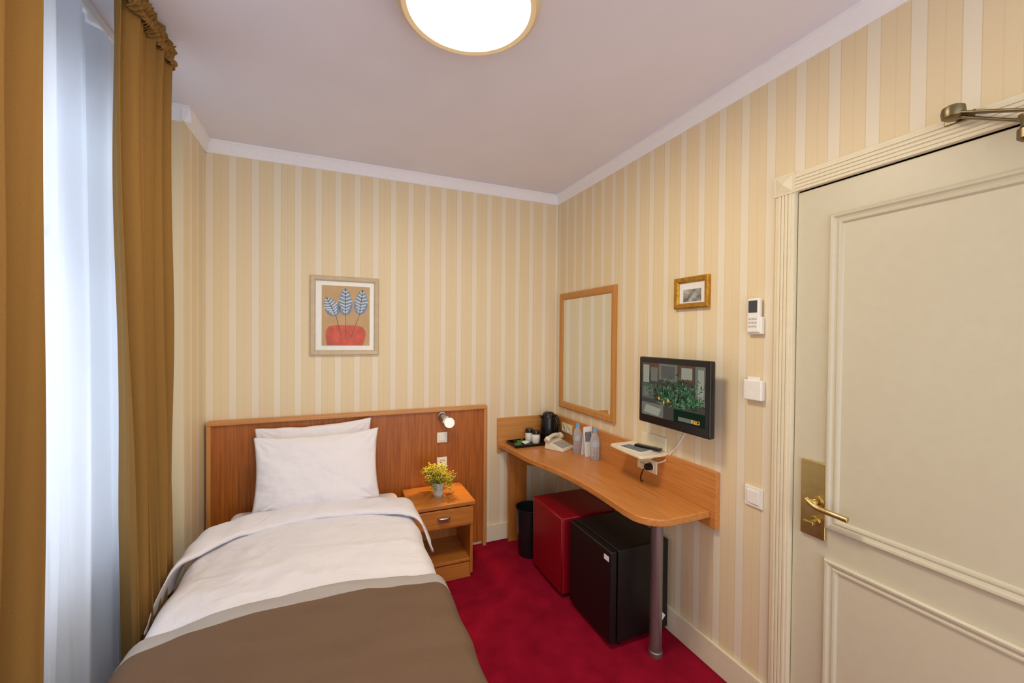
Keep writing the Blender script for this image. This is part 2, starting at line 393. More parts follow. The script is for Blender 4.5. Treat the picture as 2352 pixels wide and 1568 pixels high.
def curtain(label,*a,nu=260):
    e=thing('curtain',label,'curtain',(a[4],(a[0]+a[1])/2,0.01),'mustard curtains at the window')
    grid('curtain_panel',nu,90,curtain_fn(*a),M['curtain'],e,solid=.003)
    y0,y1,xt,z1,nf=a[0],a[1],a[4],a[7],a[8]
    def hd(u,v):
        y=y0+(y1-y0)*u; z=z1-.085+.085*v+.008*math.sin(2*math.pi*nf*4.3*u+1)
        return (xt+.020+.012*math.sin(2*math.pi*nf*5*u+.6*math.sin(9*u))+.007*math.sin(v*math.pi*4)+.006*noise.noise(Vector((u*40,v*4,1))),y+.006*math.sin(v*9),z)
    grid('gathered_heading',360,24,hd,M['curtain'],e,solid=.003)
    return e
curtain('mustard fabric curtain drawn aside in deep folds beside sheer voile',1.665,2.03,1.95,2.36,-.62,-.715,.02,2.70,4.6,.032,.6,1.3)
curtain('mustard fabric curtain hanging in broad folds at the window end',.42,1.27,.46,1.43,-.62,-.715,.02,2.70,6,.030,1.2,4.7,nu=320)
sh=grid('sheer_curtain',420,60,lambda u,v:(-.80+.018*math.sin(2*math.pi*11*u+1.2*math.sin(2.2*v+5*u))+.009*math.sin(2*math.pi*27*u+2*v)+.02*noise.noise(Vector((u*12,v*1.5,3))),.45+2.08*u,.02+2.66*v),M['sheer'])
tag(sh,'white translucent voile curtain hanging in soft folds before window','sheer curtain')
rl=thing('curtain_rail','slim white double curtain rail fixed under the ceiling','curtain rail',(-.69,1.5,2.70))
box('rail',(-.64,.38,2.710),(-.615,1.98,H-.001),M['cornice'],rl)
box('rail',(-.815,.38,2.69),(-.79,2.30,H-.001),M['cornice'],rl)

# ---------------- headboard ----------------
hb=thing('headboard','wide orange-brown wood veneer headboard with light solid-wood edging','headboard',(.17,2.95,0))
box('panel',(-.685,2.935,.03),(1.02,BY-.0165,1.035),M['headwood'],hb,bevel=.001)
box('top_rail',(-.705,2.915,1.033),(1.045,BY-.001,1.058),M['trimwood'],hb,bevel=.004)
box('side_rail',(1.018,2.915,.0),(1.045,BY-.017,1.033),M['trimwoodz'],hb,bevel=.004)
box('side_rail',(-.705,2.915,.0),(-.683,BY-.017,1.033),M['trimwoodz'],hb,bevel=.004)
nl=thing('reading_lamp','small chrome wall spotlight with round white bulb, on the headboard','wall lamp',(.705,2.935,.985))
lathe('mount',[(.030,-.012),(.033,-.004),(.033,0)],(.700,2.934,1.0),M['chrome'],nl,axis='y')
tube('stem',[(.700,2.925,1.0),(.703,2.90,.995),(.708,2.885,.99)],.007,M['chrome'],nl)
lathe('socket_cup',[(.012,-.052),(.028,-.045),(.033,-.01),(.033,0)],(.718,2.868,.978),M['chrome'],nl,axis='y',rot=Matrix.Rotation(math.radians(25),3,'Z')@Matrix.Rotation(math.radians(200),3,'X')) 
bm=bmesh.new(); bmesh.ops.create_uvsphere(bm,u_segments=32,v_segments=20,radius=.036,matrix=Matrix.Translation((.733,2.838,.966)))
finish('bulb',bm_to(bm,'bulb'),emit('bulb_glow',(255,240,222),1.1),nl,smooth=True)

def wallplate(name,label,cat,c,w,h,normal,kind,mat='plastic'):
    e=thing(name,label,cat,c)
    def B(nm,du0,du1,dz0,dz1,d0,d1,mt,bev=.002):
        if normal=='y': lo=(c[0]+du0,c[1]-d1,c[2]+dz0);hi=(c[0]+du1,c[1]-d0,c[2]+dz1)
        else: lo=(c[0]-d1,c[1]+du0,c[2]+dz0);hi=(c[0]-d0,c[1]+du1,c[2]+dz1)
        return box(nm,lo,hi,M[mt],e,bevel=bev)
    B('faceplate',-w/2,w/2,-h/2,h/2,0,.010,mat,.003)
    if kind=='switch':
        B('rocker',-w*.33,w*.33,-h*.33,h*.33,.009,.015,'plastic')
    if kind=='socket':
        n=max(1,round(w/h))
        for k in range(n):
            cc=(k-(n-1)/2)*h
            bm=bmesh.new(); ax='y' if normal=='y' else 'x'
            ctr=(c[0]+cc,c[1],c[2]) if normal=='y' else (c[0],c[1]+cc,c[2])
            addlathe(bm,[(h*.34,-.0155),(h*.31,-.0155),(h*.27,-.0108),(.001,-.0105)],ctr,ax,28,cap=False)
            addlathe(bm,[(h*.34,-.0155),(h*.34,-.009)],ctr,ax,28,cap=False)
            for s in(-1,1):
                hp=Vector(ctr); hp[0 if normal=='y' else 1]+=s*.0095
                addlathe(bm,[(.0032,-.0125),(.0032,-.0105)],hp,ax,10,mi=1)
            finish('outlet',bm_to(bm,'o'),[M[mat],M['black']],e)
    return e
wallplate('light_switch','white square rocker switch on the wooden headboard','light switch',(.703,2.935,.845),.074,.074,'y','switch')
wallplate('power_socket','white round-well power socket on the wooden headboard','power socket',(.703,2.935,.665),.074,.074,'y','socket')

# ---------------- bed ----------------
bd=thing('bed','single bed with white-sheeted mattress on a wooden base','bed',(-.10,1.95,0))
bx0,bx1,by0,by1=-.575,.385,.93,2.91
box('base',(bx0+.02,by0+.02,.08),(bx1-.02,by1,.27),M['standwood'],bd,bevel=.006)
for x in(bx0+.06,bx1-.10):
    for y in(by0+.06,by1-.1): box('leg',(x,y,0),(x+.045,y+.045,.08),M['standwoodz'],bd)
mt=box('mattress',(bx0,by0,.27),(bx1,by1,.515),M['white2'],bd,bevel=.05)
mt.modifiers['b'].segments=6
XC=-.10
def drape(W,drop,top,r,flare,seed,yfoot,ytop,wr,foot=True,yshape=None,footdrop=.35,extra=0):
    def f(u,v):
        a=(u*2-1)*(W+drop)
        s=1 if a>=0 else -1; aa=abs(a)
        if aa<=W-r: x=aa; zz=0
        else:
            q=aa-(W-r); qa=r*math.pi/2
            if q<qa: t=q/r; x=W-r+r*math.sin(t); zz=-(r-r*math.cos(t))
            else: x=W+flare*(q-qa); zz=-r-(q-qa)
        x=XC+s*x
        L=ytop-yfoot; tot=L+(footdrop if foot else 0); b=v*tot
        ys=yshape(x) if yshape else 0
        if b<=L: y=ytop-b + (ys*(1-b/L) if foot else ys); zf=0
        else:
            q=b-L; rr=.05
            if q<rr*math.pi/2: y=yfoot-rr*math.sin(q/rr); zf=-(rr-rr*math.cos(q/rr))
            else: y=yfoot-rr; zf=-rr-(q-rr*math.pi/2)
        z=top+.018*max(0,1-(min(aa,W)/W)**2)+(max(zz+zf,-drop-.02) if zf else zz)
        # wrinkles depend only on the undeformed surface position, so stacked cloths follow each other
        p=Vector((x*3+seed,y*3,(zz)*2))
        z+=wr*noise.fractal(p,1,2,4)
        z+=wr*.5*noise.noise(Vector((x*4+seed,y*13+2*x,zz*3)))
        z+=wr*.35*(1-abs(noise.noise(Vector((x*6+y*2,y*5-x*3,seed))))*2)
        if aa>W-.1: x+=s*wr*1.2*noise.noise(Vector((y*7+seed,zz*1.5,seed)))*min(1,(aa-W+.1)/.15)
        return (x,y,z)
    return f
duvet=thing('duvet','white cotton duvet spread over bed with folded-back top','duvet',(XC,1.8,.5))
grid('duvet_cover',150,190,drape(.520,.33,.553,.065,.0,3,.92,2.60,.011),M['white'],duvet,solid=.012,up=True)
def cuff(u,v):
    a=(u*2-1); aa=abs(a); s=1 if a>=0 else -1
    W=.555 if s<0 else .545; drop=.11
    d=aa*(W+drop); r=.08; fl=.22 if s<0 else .45
    if d<W-r: x=d; zz=0
    else:
        q=d-(W-r)
        if q<r*1.3: t=q/r; x=W-r+r*math.sin(t); zz=-(r-r*math.cos(t))
        else: x=W-r+r*math.sin(1.3)+(q-1.3*r)*fl; zz=-(r-r*math.cos(1.3))-(q-1.3*r)*.9
    xx=XC+s*x
    if s<0: yl=2.455-.72*max(0,aa-.15)**2.2; yh=2.675-.34*aa**2
    else: yl=2.455-.42*max(0,aa-.15)**2.0; yh=2.675-.24*aa**2-.16*max(0,aa-.8)/.2
    t=v*2*math.pi
    ym=(yl+yh)/2; ry=(yh-yl)/2
    cyy=math.cos(t); szz=math.sin(t)
    y=ym+ry*math.copysign(abs(cyy)**.7,cyy)
    th=.026*(1-.35*aa)
    z=.588+zz+th*math.copysign(abs(szz)**.8,szz)
    z+=.013*noise.fractal(Vector((xx*4,y*4,5.5)),1,2,4)+.016*noise.noise(Vector((xx*2.5,y*9,1.5)))*(.4+aa)
    z+=.012*noise.noise(Vector((xx*11,y*3,8)))*(.3+aa)
    y+=.012*noise.noise(Vector((xx*6,1,2)))
    xx+=s*.02*aa*noise.noise(Vector((y*8,s*3,2)))
    return (xx,y,z)
grid('folded_cuff',130,44,cuff,M['white'],duvet)
thr=thing('bed_throw','brown woven bed throw with pale grey border across bed','bed throw',(XC,1.3,.55))
ysh=lambda x:-.25*(x-XC-.02)**2
grid('throw_cloth',110,130,drape(.532,.31,.574,.07,.0,3,.905,1.70,.011,yshape=ysh),M['brown'],thr,solid=.006,up=True)
grid('throw_border',110,14,drape(.5325,.31,.5755,.07,.0,3,1.69,1.757,.011,foot=False,yshape=ysh),M['grey'],thr,solid=.006,up=True)

def pillow(name,label,c,w,h,th,tilt,seed,rz=0,ry=0):
    def mk(sign):
        def f(u,v):
            a=u*2-1;b=v*2-1
            ox=w/2*a*(1-.06*(1-b*b)*abs(a)); oz=h/2*b*(1-.08*(1-a*a)*abs(b))
            pr=max(0,(1-abs(a)**2.4))**.6*max(0,(1-abs(b)**2.4))**.6
            y=sign*th/2*pr
            k=noise.fractal(Vector((a*1.8+seed,b*1.8,sign)),1,2,4)*.014*min(1,pr*3)
            ca=math.atan2(1-abs(b)+.02,1-abs(a)+.02)
            k+=.006*math.sin(ca*16+seed)*max(0,1-math.hypot(1-abs(a),1-abs(b))/.7)*min(1,pr*4)
            y+=k; oz+=.008*noise.noise(Vector((a*3,seed,b)))*abs(b)
            return (ox,y,oz)
        return f
    n=72
    bm=bmesh.new()
    for sg in(-1,1):
        f=mk(sg); V=[[bm.verts.new(f(i/(n-1),j/(n-1))) for i in range(n)] for j in range(n)]
        for j in range(n-1):
            for i in range(n-1): bm.faces.new((V[j][i],V[j][i+1],V[j+1][i+1],V[j+1][i])).smooth=True
    bmesh.ops.remove_doubles(bm,verts=bm.verts,dist=.0015)
    R3=Matrix.Rotation(rz,3,'Z')@Matrix.Rotation(ry,3,'Y')@Matrix.Rotation(-tilt,3,'X')
    bmesh.ops.transform(bm,matrix=R3.to_4x4(),verts=bm.verts); bmesh.ops.translate(bm,vec=c,verts=bm.verts)
    o=finish(name,bm_to(bm,name),M['white2'],smooth=True); tag(o,label,'pillow','white pillows on the bed'); return o
pillow('pillow','plump white pillow leaning upright against the wooden headboard',(-.115,2.842,.80),.67,.45,.10,math.radians(12),2.1,ry=-.035)
pillow('pillow','plump white pillow leaning on the pillow behind it',(-.095,2.707,.770),.69,.44,.14,math.radians(15),7.7,ry=-.01)

# ---------------- nightstand ----------------
nx0,nx1,ny0,ny1=.43,.825,2.565,2.912
ns=thing('nightstand','small wooden bedside table with drawer and open lower compartment','bedside table',(.63,2.74,0))
box('top',(nx0-.01,ny0-.02,.485),(nx1+.01,ny1,.51),M['standwood'],ns,bevel=.004)
boxes('carcass',[((nx0,ny0,.03),(nx0+.018,ny1,.485)),((nx1-.018,ny0,.03),(nx1,ny1,.485)),((nx0,ny1-.01,.06),(nx1,ny1-.001,.485)),((nx0+.018,ny0+.005,.345),(nx1-.018,ny1-.01,.36))],M['standwoodz'],ns,bevel=.002)
box('shelf',(nx0+.018,ny0+.005,.11),(nx1-.018,ny1-.01,.128),M['standwood'],ns,bevel=.002)
box('plinth',(nx0+.01,ny0+.012,0),(nx1-.01,ny1-.02,.10),M['standwood'],ns,bevel=.002)
dr=box('drawer',(nx0+.004,ny0-.016,.362),(nx1-.004,ny0+.006,.476),M['standwood'],ns,bevel=.003)
bm=bmesh.new()
addtube(bm,spline([(.59,ny0-.014,.425),(.595,ny0-.034,.428),(.625,ny0-.038,.430),(.655,ny0-.034,.428),(.66,ny0-.014,.425)],6),.008,12)
addbox(bm,(.598,ny0-.037,.405),(.652,ny0-.033,.428))
h=finish('handle',bm_to(bm,'h'),M['chrome'],None,bevel=.002); h.parent=dr; h.location=h.location-dr.location-ns.location; h['label']='small curved chrome drawer pull'
vz=.51; vc=(.625,2.70)
va=thing('flower_vase','small faceted glass vase with yellow-green flower sprigs','vase',(vc[0],vc[1],vz))
bm=bmesh.new()
prof=[(.028,0),(.034,.02),(.035,.05),(.040,.08),(.044,.098),(.040,.098),(.034,.05),(.030,.012)]
addlathe(bm,prof,(vc[0],vc[1],vz),'z',9,cap=True)
for f in bm.faces: f.smooth=False
finish('glass_cup',bm_to(bm,'g'),M['vase'],va)
bm=bmesh.new(); bm2=bmesh.new()
for k in range(70):
    a=random.uniform(0,6.283); rr=random.uniform(.01,.095); hh=random.uniform(.10,.225)-rr*.35
    top=Vector((vc[0]+rr*math.cos(a),vc[1]+rr*math.sin(a),vz+hh))
    addtube(bm,[(vc[0]+.012*math.cos(a),vc[1]+.012*math.sin(a),vz+.02),(vc[0]+.4*rr*math.cos(a),vc[1]+.4*rr*math.sin(a),vz+hh*.6),top],.0013,5)
    for q in range(8):
        p=top+Vector((random.gauss(0,.012),random.gauss(0,.012),random.gauss(0,.010)))
        bmesh.ops.create_icosphere(bm2,subdivisions=1,radius=random.uniform(.003,.0065),matrix=Matrix.Translation(p))
    for _ in range(2):
        d=Vector((math.cos(a+random.uniform(-1,1)),math.sin(a+random.uniform(-1,1)),.3)).normalized(); s=d.cross(Vector((0,0,1)))*.008
        b0=top-Vector((0,0,random.uniform(.01,.05))); vv=[bm.verts.new(x) for x in(b0,b0+d*.02+s,b0+d*.042,b0+d*.02-s)]; bm.faces.new(vv)
finish('leaves_and_stems',bm_to(bm,'l'),M['leaf'],va); finish('blossoms',bm_to(bm2,'bl'),M['yel'],va)

# ---------------- picture over bed ----------------
pc=thing('framed_picture','beige framed print of three blue leaves in red pot','picture',(.053,BY,1.7))
x0,x1,z0,z1=-.16,.265,1.445,1.965
def frame_y(name,x0,x1,z0,z1,w,d,y,mat,par):
    bm=bmesh.new(); prof=[(0,0),(0,d*.8),(w*.2,d),(w*.75,d*.85),(w,d*.4),(w,0)]; rings=[]
    for o,h in prof: rings.append([bm.verts.new((a,y-h,b)) for a,b in((x0+o,z0+o),(x1-o,z0+o),(x1-o,z1-o),(x0+o,z1-o))])
    for A,B in zip(rings,rings[1:]):
        for i in range(4): bm.faces.new((A[i],A[(i+1)%4],B[(i+1)%4],B[i]))
    return finish(name,bm_to(bm,name),mat,par)
def frame_x(name,y0,y1,z0,z1,w,d,x,mat,par,prof=None):
    bm=bmesh.new(); prof=prof or [(0,0),(0,d*.8),(w*.2,d),(w*.75,d*.85),(w,d*.4),(w,0)]; rings=[]
    for o,h in prof: rings.append([bm.verts.new((x-h,a,b)) for a,b in((y0+o,z0+o),(y1-o,z0+o),(y1-o,z1-o),(y0+o,z1-o))])
    for A,B in zip(rings,rings[1:]):
        for i in range(4): bm.faces.new((A[i],A[(i+1)%4],B[(i+1)%4],B[i]))
    return finish(name,bm_to(bm,name),mat,par)
frame_y('frame',x0,x1,z0,z1,.033,.022,BY-.0005,M['frame'],pc)
box('mat_board',(x0+.02,BY-.006,z0+.02),(x1-.02,BY-.001,z1-.02),M['mat'],pc,bevel=0)
bm=bmesh.new()
def poly(pts,layer,mi):
    vs=[bm.verts.new((a,BY-.0065-layer*.0003,b)) for a,b in pts]; f=bm.faces.new(vs); f.material_index=mi
ax0,ax1,az0,az1=-.092,.205,1.508,1.905
poly([(ax0,az0),(ax1,az0),(ax1,az1),(ax0,az1)],0,0)
poly([(-.058,az0+.002),(.162,az0+.002),(.178,1.56),(.180,1.60),(.160,1.635),(.10,1.645),(0,1.645),(-.05,1.635),(-.068,1.60),(-.068,1.56)],1,1)
def leafshape(cx_,cz_,w_,h_,ang):
    pts=[]
    for k in range(24):
        t=2*math.pi*k/24; a=w_/2*math.sin(t)*(1-.25*math.cos(t)); b=h_/2*math.cos(t)
        pts.append((cx_+a*math.cos(ang)-b*math.sin(ang),cz_+a*math.sin(ang)+b*math.cos(ang)))
    poly(pts,2,2)
    def seg(p,q,wd,mi,ly=3):
        d=Vector((q[0]-p[0],q[1]-p[1])).normalized(); n=Vector((-d.y,d.x))*wd/2
        poly([(p[0]-n.x,p[1]-n.y),(q[0]-n.x,q[1]-n.y),(q[0]+n.x,q[1]+n.y),(p[0]+n.x,p[1]+n.y)],ly,mi)
    T=lambda a,b:(cx_+a*math.cos(ang)-b*math.sin(ang),cz_+a*math.sin(ang)+b*math.cos(ang))
    seg(T(0,-h_/2),T(0,h_/2),.004,3)
    for k in range(-3,4):
        b=k*h_/8; hw=w_/2*(1-abs(k)/4.6)
        seg(T(0,b-.006),T(hw,b+.008),.0065,4); seg(T(0,b-.006),T(-hw,b+.008),.0065,4)
    return seg,T
for (c1,c2,w_,h_,an,sx) in((-.035,1.765,.085,.135,.45,.03),(.052,1.80,.085,.18,.0,.055),(.150,1.80,.085,.17,-.12,.085)):
    seg,T=leafshape(c1,c2,w_,h_,an); b0=T(0,-h_/2); seg(b0,(sx,1.56),.003,3,3.5)
finish('artwork',bm_to(bm,'art'),[M['tan'],M['artred'],M['artblue'],M['artdark'],M['artlight']],pc)
box('picture_glass',(x0+.03,BY-.012,z0+.03),(x1-.03,BY-.011,z1-.03),M['glass'],pc,bevel=0)

# ---------------- mirror ----------------
mr=thing('wall_mirror','tall rectangular wall mirror in a plain wooden frame','mirror',(RX,2.54,1.47))
frame_x('frame',2.18,2.90,1.02,1.92,.052,.022,RX-.0005,M['mirrorwood'],mr)
box('mirror_glass',(RX-.009,2.22,1.06),(RX-.004,2.86,1.88),M['mirror'],mr,bevel=0)

# ---------------- small gold picture ----------------
gp=thing('framed_photo','small gilt-framed black-and-white photograph with white mat','picture',(RX,1.57,1.81))
frame_x('frame',1.46,1.68,1.73,1.89,.028,.022,RX-.0005,M['gold'],gp)
box('mat_board',(RX-.006,1.475,1.745),(RX-.002,1.665,1.875),M['mat'],gp,bevel=0)
box('photograph',(RX-.0075,1.512,1.765),(RX-.0062,1.626,1.828),simple('bw_photo',(150,148,144),.5,noise_amt=.42,scale=28),gp,bevel=0)

# ---------------- wall remote, key switch, light switch ----------------
rm=thing('wall_remote','white air-conditioner remote with grey display in wall holder','remote control',(RX,1.218,1.67))
box('holder',(RX-.022,1.183,1.598),(RX-.001,1.252,1.672),M['plastic'],rm,bevel=.005)
box('handset',(RX-.030,1.190,1.605),(RX-.008,1.246,1.752),M['plastic'],rm,bevel=.006)
box('display',(RX-.0315,1.198,1.69),(RX-.029,1.238,1.742),simple('lcd_dark',(70,72,76),.3),rm,bevel=.001)
l=[]
for a in range(3):
    for b_ in range(3): l.append(((RX-.0325,1.200+a*.0135,1.628+b_*.016),(RX-.029,1.209+a*.0135,1.636+b_*.016)))
boxes('buttons',l,simple('pale_buttons',(196,192,186),.4),rm,bevel=.001)
ks=thing('key_card_switch','white square key-card switch with card slot on top','card switch',(RX,1.218,1.36))
box('housing',(RX-.028,1.176,1.315),(RX-.0005,1.26,1.402),M['plastic'],ks,bevel=.006)
box('card',(RX-.018,1.19,1.39),(RX-.014,1.246,1.415),M['paper'],ks,bevel=.001)
wallplate('light_switch','white square rocker switch on striped wallpaper beside door','light switch',(RX,1.218,.897),.082,.086,'x','switch')

# ---------------- television ----------------
tv=thing('television','small wall-mounted flat television with glossy black bezel, on','television',(1.60,1.593,1.30))
ty0,ty1,tz0,tz1,tx=1.357,1.832,1.118,1.475,1.552
box('bezel',(tx,ty0,tz0),(tx+.035,ty1,tz1),M['black'],tv,bevel=.008)
box('rear_housing',(tx+.033,ty0+.06,tz0+.05),(tx+.055,ty1-.06,tz1-.06),M['black'],tv,bevel=.008)
boxes('wall_bracket',[((tx+.05,1.55,1.26),(RX-.012,1.64,1.34)),((RX-.014,1.53,1.22),(RX-.0005,1.66,1.38))],M['blackm'],tv)
sy0,sy1,sz0,sz1=ty0+.026,ty1-.026,tz0+.045,tz1-.030
bm=bmesh.new(); L=[0]
def sp(pts,mi):
    L[0]+=1; vs=[bm.verts.new((tx-.0008-L[0]*.000005,sy1-min(1,max(0,a))*(sy1-sy0),sz0+min(1,max(0,b))*(sz1-sz0))) for a,b in pts]; f=bm.faces.new(vs); f.material_index=mi
def rc(a0,b0,a1,b1,mi): sp([(a0,b0),(a1,b0),(a1,b1),(a0,b1)],mi)
rc(0,0,1,1,0)
rc(0,.80,.30,1,1); rc(.02,.62,.13,.96,2); rc(.16,.66,.28,.92,6); rc(.30,.70,.60,1,6); rc(.34,.74,.56,.96,8); rc(.62,.72,.84,1,1); rc(.66,.76,.82,.96,2); rc(.86,.35,1,1,6); rc(.90,.45,.98,.95,2)
rc(0,.32,.22,.60,8); rc(.03,.36,.12,.54,6); rc(0,0,.38,.24,6); sp([(.04,.05),(.30,.02),(.34,.16),(.08,.2)],2); rc(.55,.0,1,.22,3); rc(.62,.03,.9,.1,6)
def frond(x,y,ang,ln,n,w,cols):
    px,py=x,y
    for i in range(n):
        t=i/n; an=ang+.7*t*math.copysign(1,ang if abs(ang)>.05 else random.choice((-1,1)))
        nx_,ny_=px+math.sin(an)*ln/n*.8,py+math.cos(an)*ln/n
        ll=w*(1-t)*1.5+.03
        for sd in(-1,1):
            la=an+sd*random.uniform(.5,.9); ex,ey=px+math.sin(la)*ll*.72,py+math.cos(la)*ll
            ox,oy=math.cos(la)*.006,-math.sin(la)*.008
            sp([(px,py),((px+ex)/2+ox,(py+ey)/2+oy),(ex,ey),((px+ex)/2-ox,(py+ey)/2-oy)],random.choice(cols))
        px,py=nx_,ny_
for k in range(20):
    frond(.50+random.gauss(0,.07),random.uniform(.20,.36),random.uniform(-1.3,1.3),random.uniform(.40,.72),9,random.uniform(.07,.13),[4,4,5,9,3,3])
for k in range(12):
    frond(.82+random.gauss(0,.05),random.uniform(.22,.34),random.uniform(-.6,.6),random.uniform(.35,.6),8,.08,[4,5,9,3])
for a,b_ in((.30,.34),(.38,.28),(.45,.33)): sp([(a,b_),(a+.02,b_-.02),(a+.03,b_+.03),(a+.005,b_+.05)],7)
rc(.82,.045,.84,.10,7); rc(.855,.04,.895,.055,7); rc(.855,.04,.868,.09,7); rc(.885,.04,.895,.09,7); rc(.91,.04,.935,.055,7); rc(.925,.04,.935,.10,7); rc(.91,.09,.935,.10,7)
scm=[emit('screen_%d'%i,c,s) for i,(c,s) in enumerate([((66,62,55),1.0),((92,66,52),1.0),((146,146,130),.9),((24,38,26),.9),((42,80,50),.9),((98,134,94),.9),((108,106,94),.9),((230,150,40),1.0),((88,86,78),.9),((62,100,68),.9)])]
finish('screen',bm_to(bm,'screen'),scm,tv)
cb=tube('power_cable',spline([(RX-.006,1.59,1.15),(RX-.006,1.604,1.085),(RX-.006,1.66,1.0),(RX-.006,1.70,.958),(RX-.02,1.705,.93),(RX-.04,1.74,.90),(RX-.045,1.79,.885)]),.0035,M['plastic'],tv)
cb['label']='thin white power cable'

# ---------------- desk ----------------
dk=thing('desk','long wall-mounted orange-wood desk with wavy front and metal leg','desk',(1.4,2.2,0))
pts=[(p[0],p[1]) for p in spline([(a,b_,0) for a,b_ in[(1.145,2.953),(1.165,2.80),(1.178,2.62),(1.198,2.46),(1.235,2.30),(1.265,2.12),(1.278,1.92),(1.272,1.72),(1.265,1.60)]],6)]
cc=(1.405,1.56); rr=.14
for k in range(1,13):
    a=math.pi+math.pi/2*k/12; pts.append((cc[0]+rr*math.cos(a),cc[1]+rr*math.sin(a)))
pts+= [(1.637,1.42),(1.637,2.953)]
box('backboard',(1.637,1.39,.68),(RX-.001,2.953,.948),M['deskwood'],dk,bevel=.004)
box('end_board',(1.142,2.953,.68),(RX-.001,BY-.001,.948),M['trimwood'],dk,bevel=.003)
prism('desktop',pts,.725,.76,M['deskwood'],dk,bevel=.006)
box('support_panel',(1.22,2.90,.0),(1.37,2.925,.725),M['standwoodz'],dk,bevel=.003)
q=[(1.37,.725),(1.60,.725),(1.59,.66),(1.56,.60),(1.50,.565),(1.43,.56),(1.37,.575)]
prism('support_gusset',q,2.90,2.922,M['standwoodz'],dk,axis='y',bevel=.002)
lathe('leg',[(.034,0),(.034,.02),(.030,.024),(.030,.70),(.04,.705),(.04,.725)],(1.470,1.59,0),M['leg'],dk)

# ---------------- small wall shelf ----------------
ws=thing('wall_shelf','small cream plastic wall shelf below the television','shelf',(1.57,1.86,.95))
prism('shelf_board',[(1.48,1.71),(RX-.001,1.71),(RX-.001,2.0),(1.50,2.0),(1.478,1.985),(1.468,1.85),(1.468,1.725)],.94,.954,M['cream'],ws,bevel=.003)
box('wall_plate',(RX-.012,1.73,.955),(RX-.0008,1.93,1.03),M['cream'],ws,bevel=.004)
box('underside_block',(1.60,1.80,.90),(1.635,1.92,.939),M['cream'],ws,bevel=.006)
mg=thing('leaflet','grey printed leaflet lying flat on the small shelf','leaflet',(1.55,1.85,.9545))
Rm=Matrix.Rotation(math.radians(8),3,'Z')
box('cover',(1.495,1.765,.9545),(1.59,1.935,.959),M['paper'],mg,bevel=.001,rot=Rm)
box('printed_picture',(1.505,1.775,.9592),(1.58,1.925,.9596),M['print'],mg,bevel=0,rot=Rm)
rc2=thing('television_remote','slim black television remote lying on the leaflet','remote control',(1.60,1.80,.962))
box('handset',(1.585,1.735,.9602),(1.622,1.89,.974),M['black'],rc2,bevel=.005,rot=Matrix.Rotation(math.radians(18),3,'Z'))
wallplate('power_socket','cream double power socket with black plug on desk backboard','power socket',(1.6368,1.85,.857),.155,.074,'x','socket','cream')
pl=thing('power_plug','black plug with short dangling cable in the desk socket','plug',(1.61,1.83,.85))
lathe('plug_head',[(.012,-.05),(.018,-.045),(.020,-.018),(.018,-.016)],(1.637,1.813,.857),M['black'],pl,axis='x',seg=20)
tube('cable',spline([(1.59,1.813,.855),(1.575,1.818,.84),(1.575,1.835,.80),(1.59,1.85,.768),(1.61,1.86,.765)]),.0035,M['black'],pl)
wallplate('power_socket','cream double power socket on desk backboard beside kettle','power socket',(1.6368,2.74,.875),.15,.072,'x','socket','cream')

# ---------------- desk items ----------------
dz=.7602
tr=thing('tray','black plastic serving tray holding sachets and cups','tray',(1.33,2.83,dz))
prism('tray_body',[(1.21,2.77),(1.23,2.75),(1.43,2.75),(1.45,2.77),(1.45,2.90),(1.43,2.92),(1.23,2.92),(1.21,2.90)],dz,dz+.006,M['black'],tr,bevel=.002)
boxes('tray_rim',[((1.205,2.745,dz),(1.455,2.752,dz+.02)),((1.205,2.918,dz),(1.455,2.925,dz+.02)),((1.205,2.745,dz),(1.212,2.925,dz+.02)),((1.448,2.745,dz),(1.455,2.925,dz+.02))],M['black'],tr,bevel=.002)
for i,(a,b_,mm,rz) in enumerate([(1.25,2.80,'green',.3),(1.285,2.83,'green',-.2),(1.27,2.87,'black',.1),(1.31,2.80,'paper',.5),(1.315,2.87,'green',.9)]):
    s=box('drink_sachet',(a-.028,b_-.018,dz+.0065+.008*(i%2)),(a+.028,b_+.018,dz+.014+.008*(i%2)),M[mm],None,bevel=.003,rot=Matrix.Rotation(rz,3,'Z')@Matrix.Rotation(.25,3,'X'))
    s.location.z+=.006
    tag(s,{'green':'green foil drink sachet lying on black tray','black':'black foil drink sachet lying on black tray','paper':'white paper drink sachet lying on black tray'}[mm],'sachet','drink sachets on the tray')
for i,(a,b_) in enumerate([(1.375,2.875),(1.40,2.81)]):
    j=thing('lidded_jar','small white ceramic jar with dark lid on black tray','jar',(a,b_,dz+.0065),'white jars on the tray')
    lathe('jar_body',[(.024,0),(.030,.01),(.031,.06),(.028,.072)],(a,b_,dz+.0065),M['plastic'],j)
    lathe('lid',[(.031,.072),(.031,.092),(.026,.100),(.008,.101)],(a,b_,dz+.0065),M['black'],j)
kt=thing('electric_kettle','black plastic electric kettle with handle and spout','kettle',(1.535,2.85,dz))
kc=(1.535,2.86,dz)
lathe('base_plate',[(.068,0),(.068,.018),(.06,.022)],kc,M['black'],kt)
lathe('kettle_body',[(.062,.023),(.067,.03),(.065,.09),(.058,.16),(.052,.20),(.048,.205)],kc,M['black'],kt)
lathe('lid',[(.048,.205),(.046,.216),(.032,.228),(.004,.231)],kc,M['black'],kt)
tube('handle',spline([(kc[0]+.01,kc[1]-.04,dz+.212),(kc[0]+.03,kc[1]-.085,dz+.20),(kc[0]+.035,kc[1]-.095,dz+.13),(kc[0]+.02,kc[1]-.065,dz+.05)]),.010,M['black'],kt)
prism('spout',[(kc[0]-.045,dz+.15),(kc[0]-.080,dz+.208),(kc[0]-.040,dz+.205)],kc[1]-.015,kc[1]+.015,M['black'],kt,axis='y')
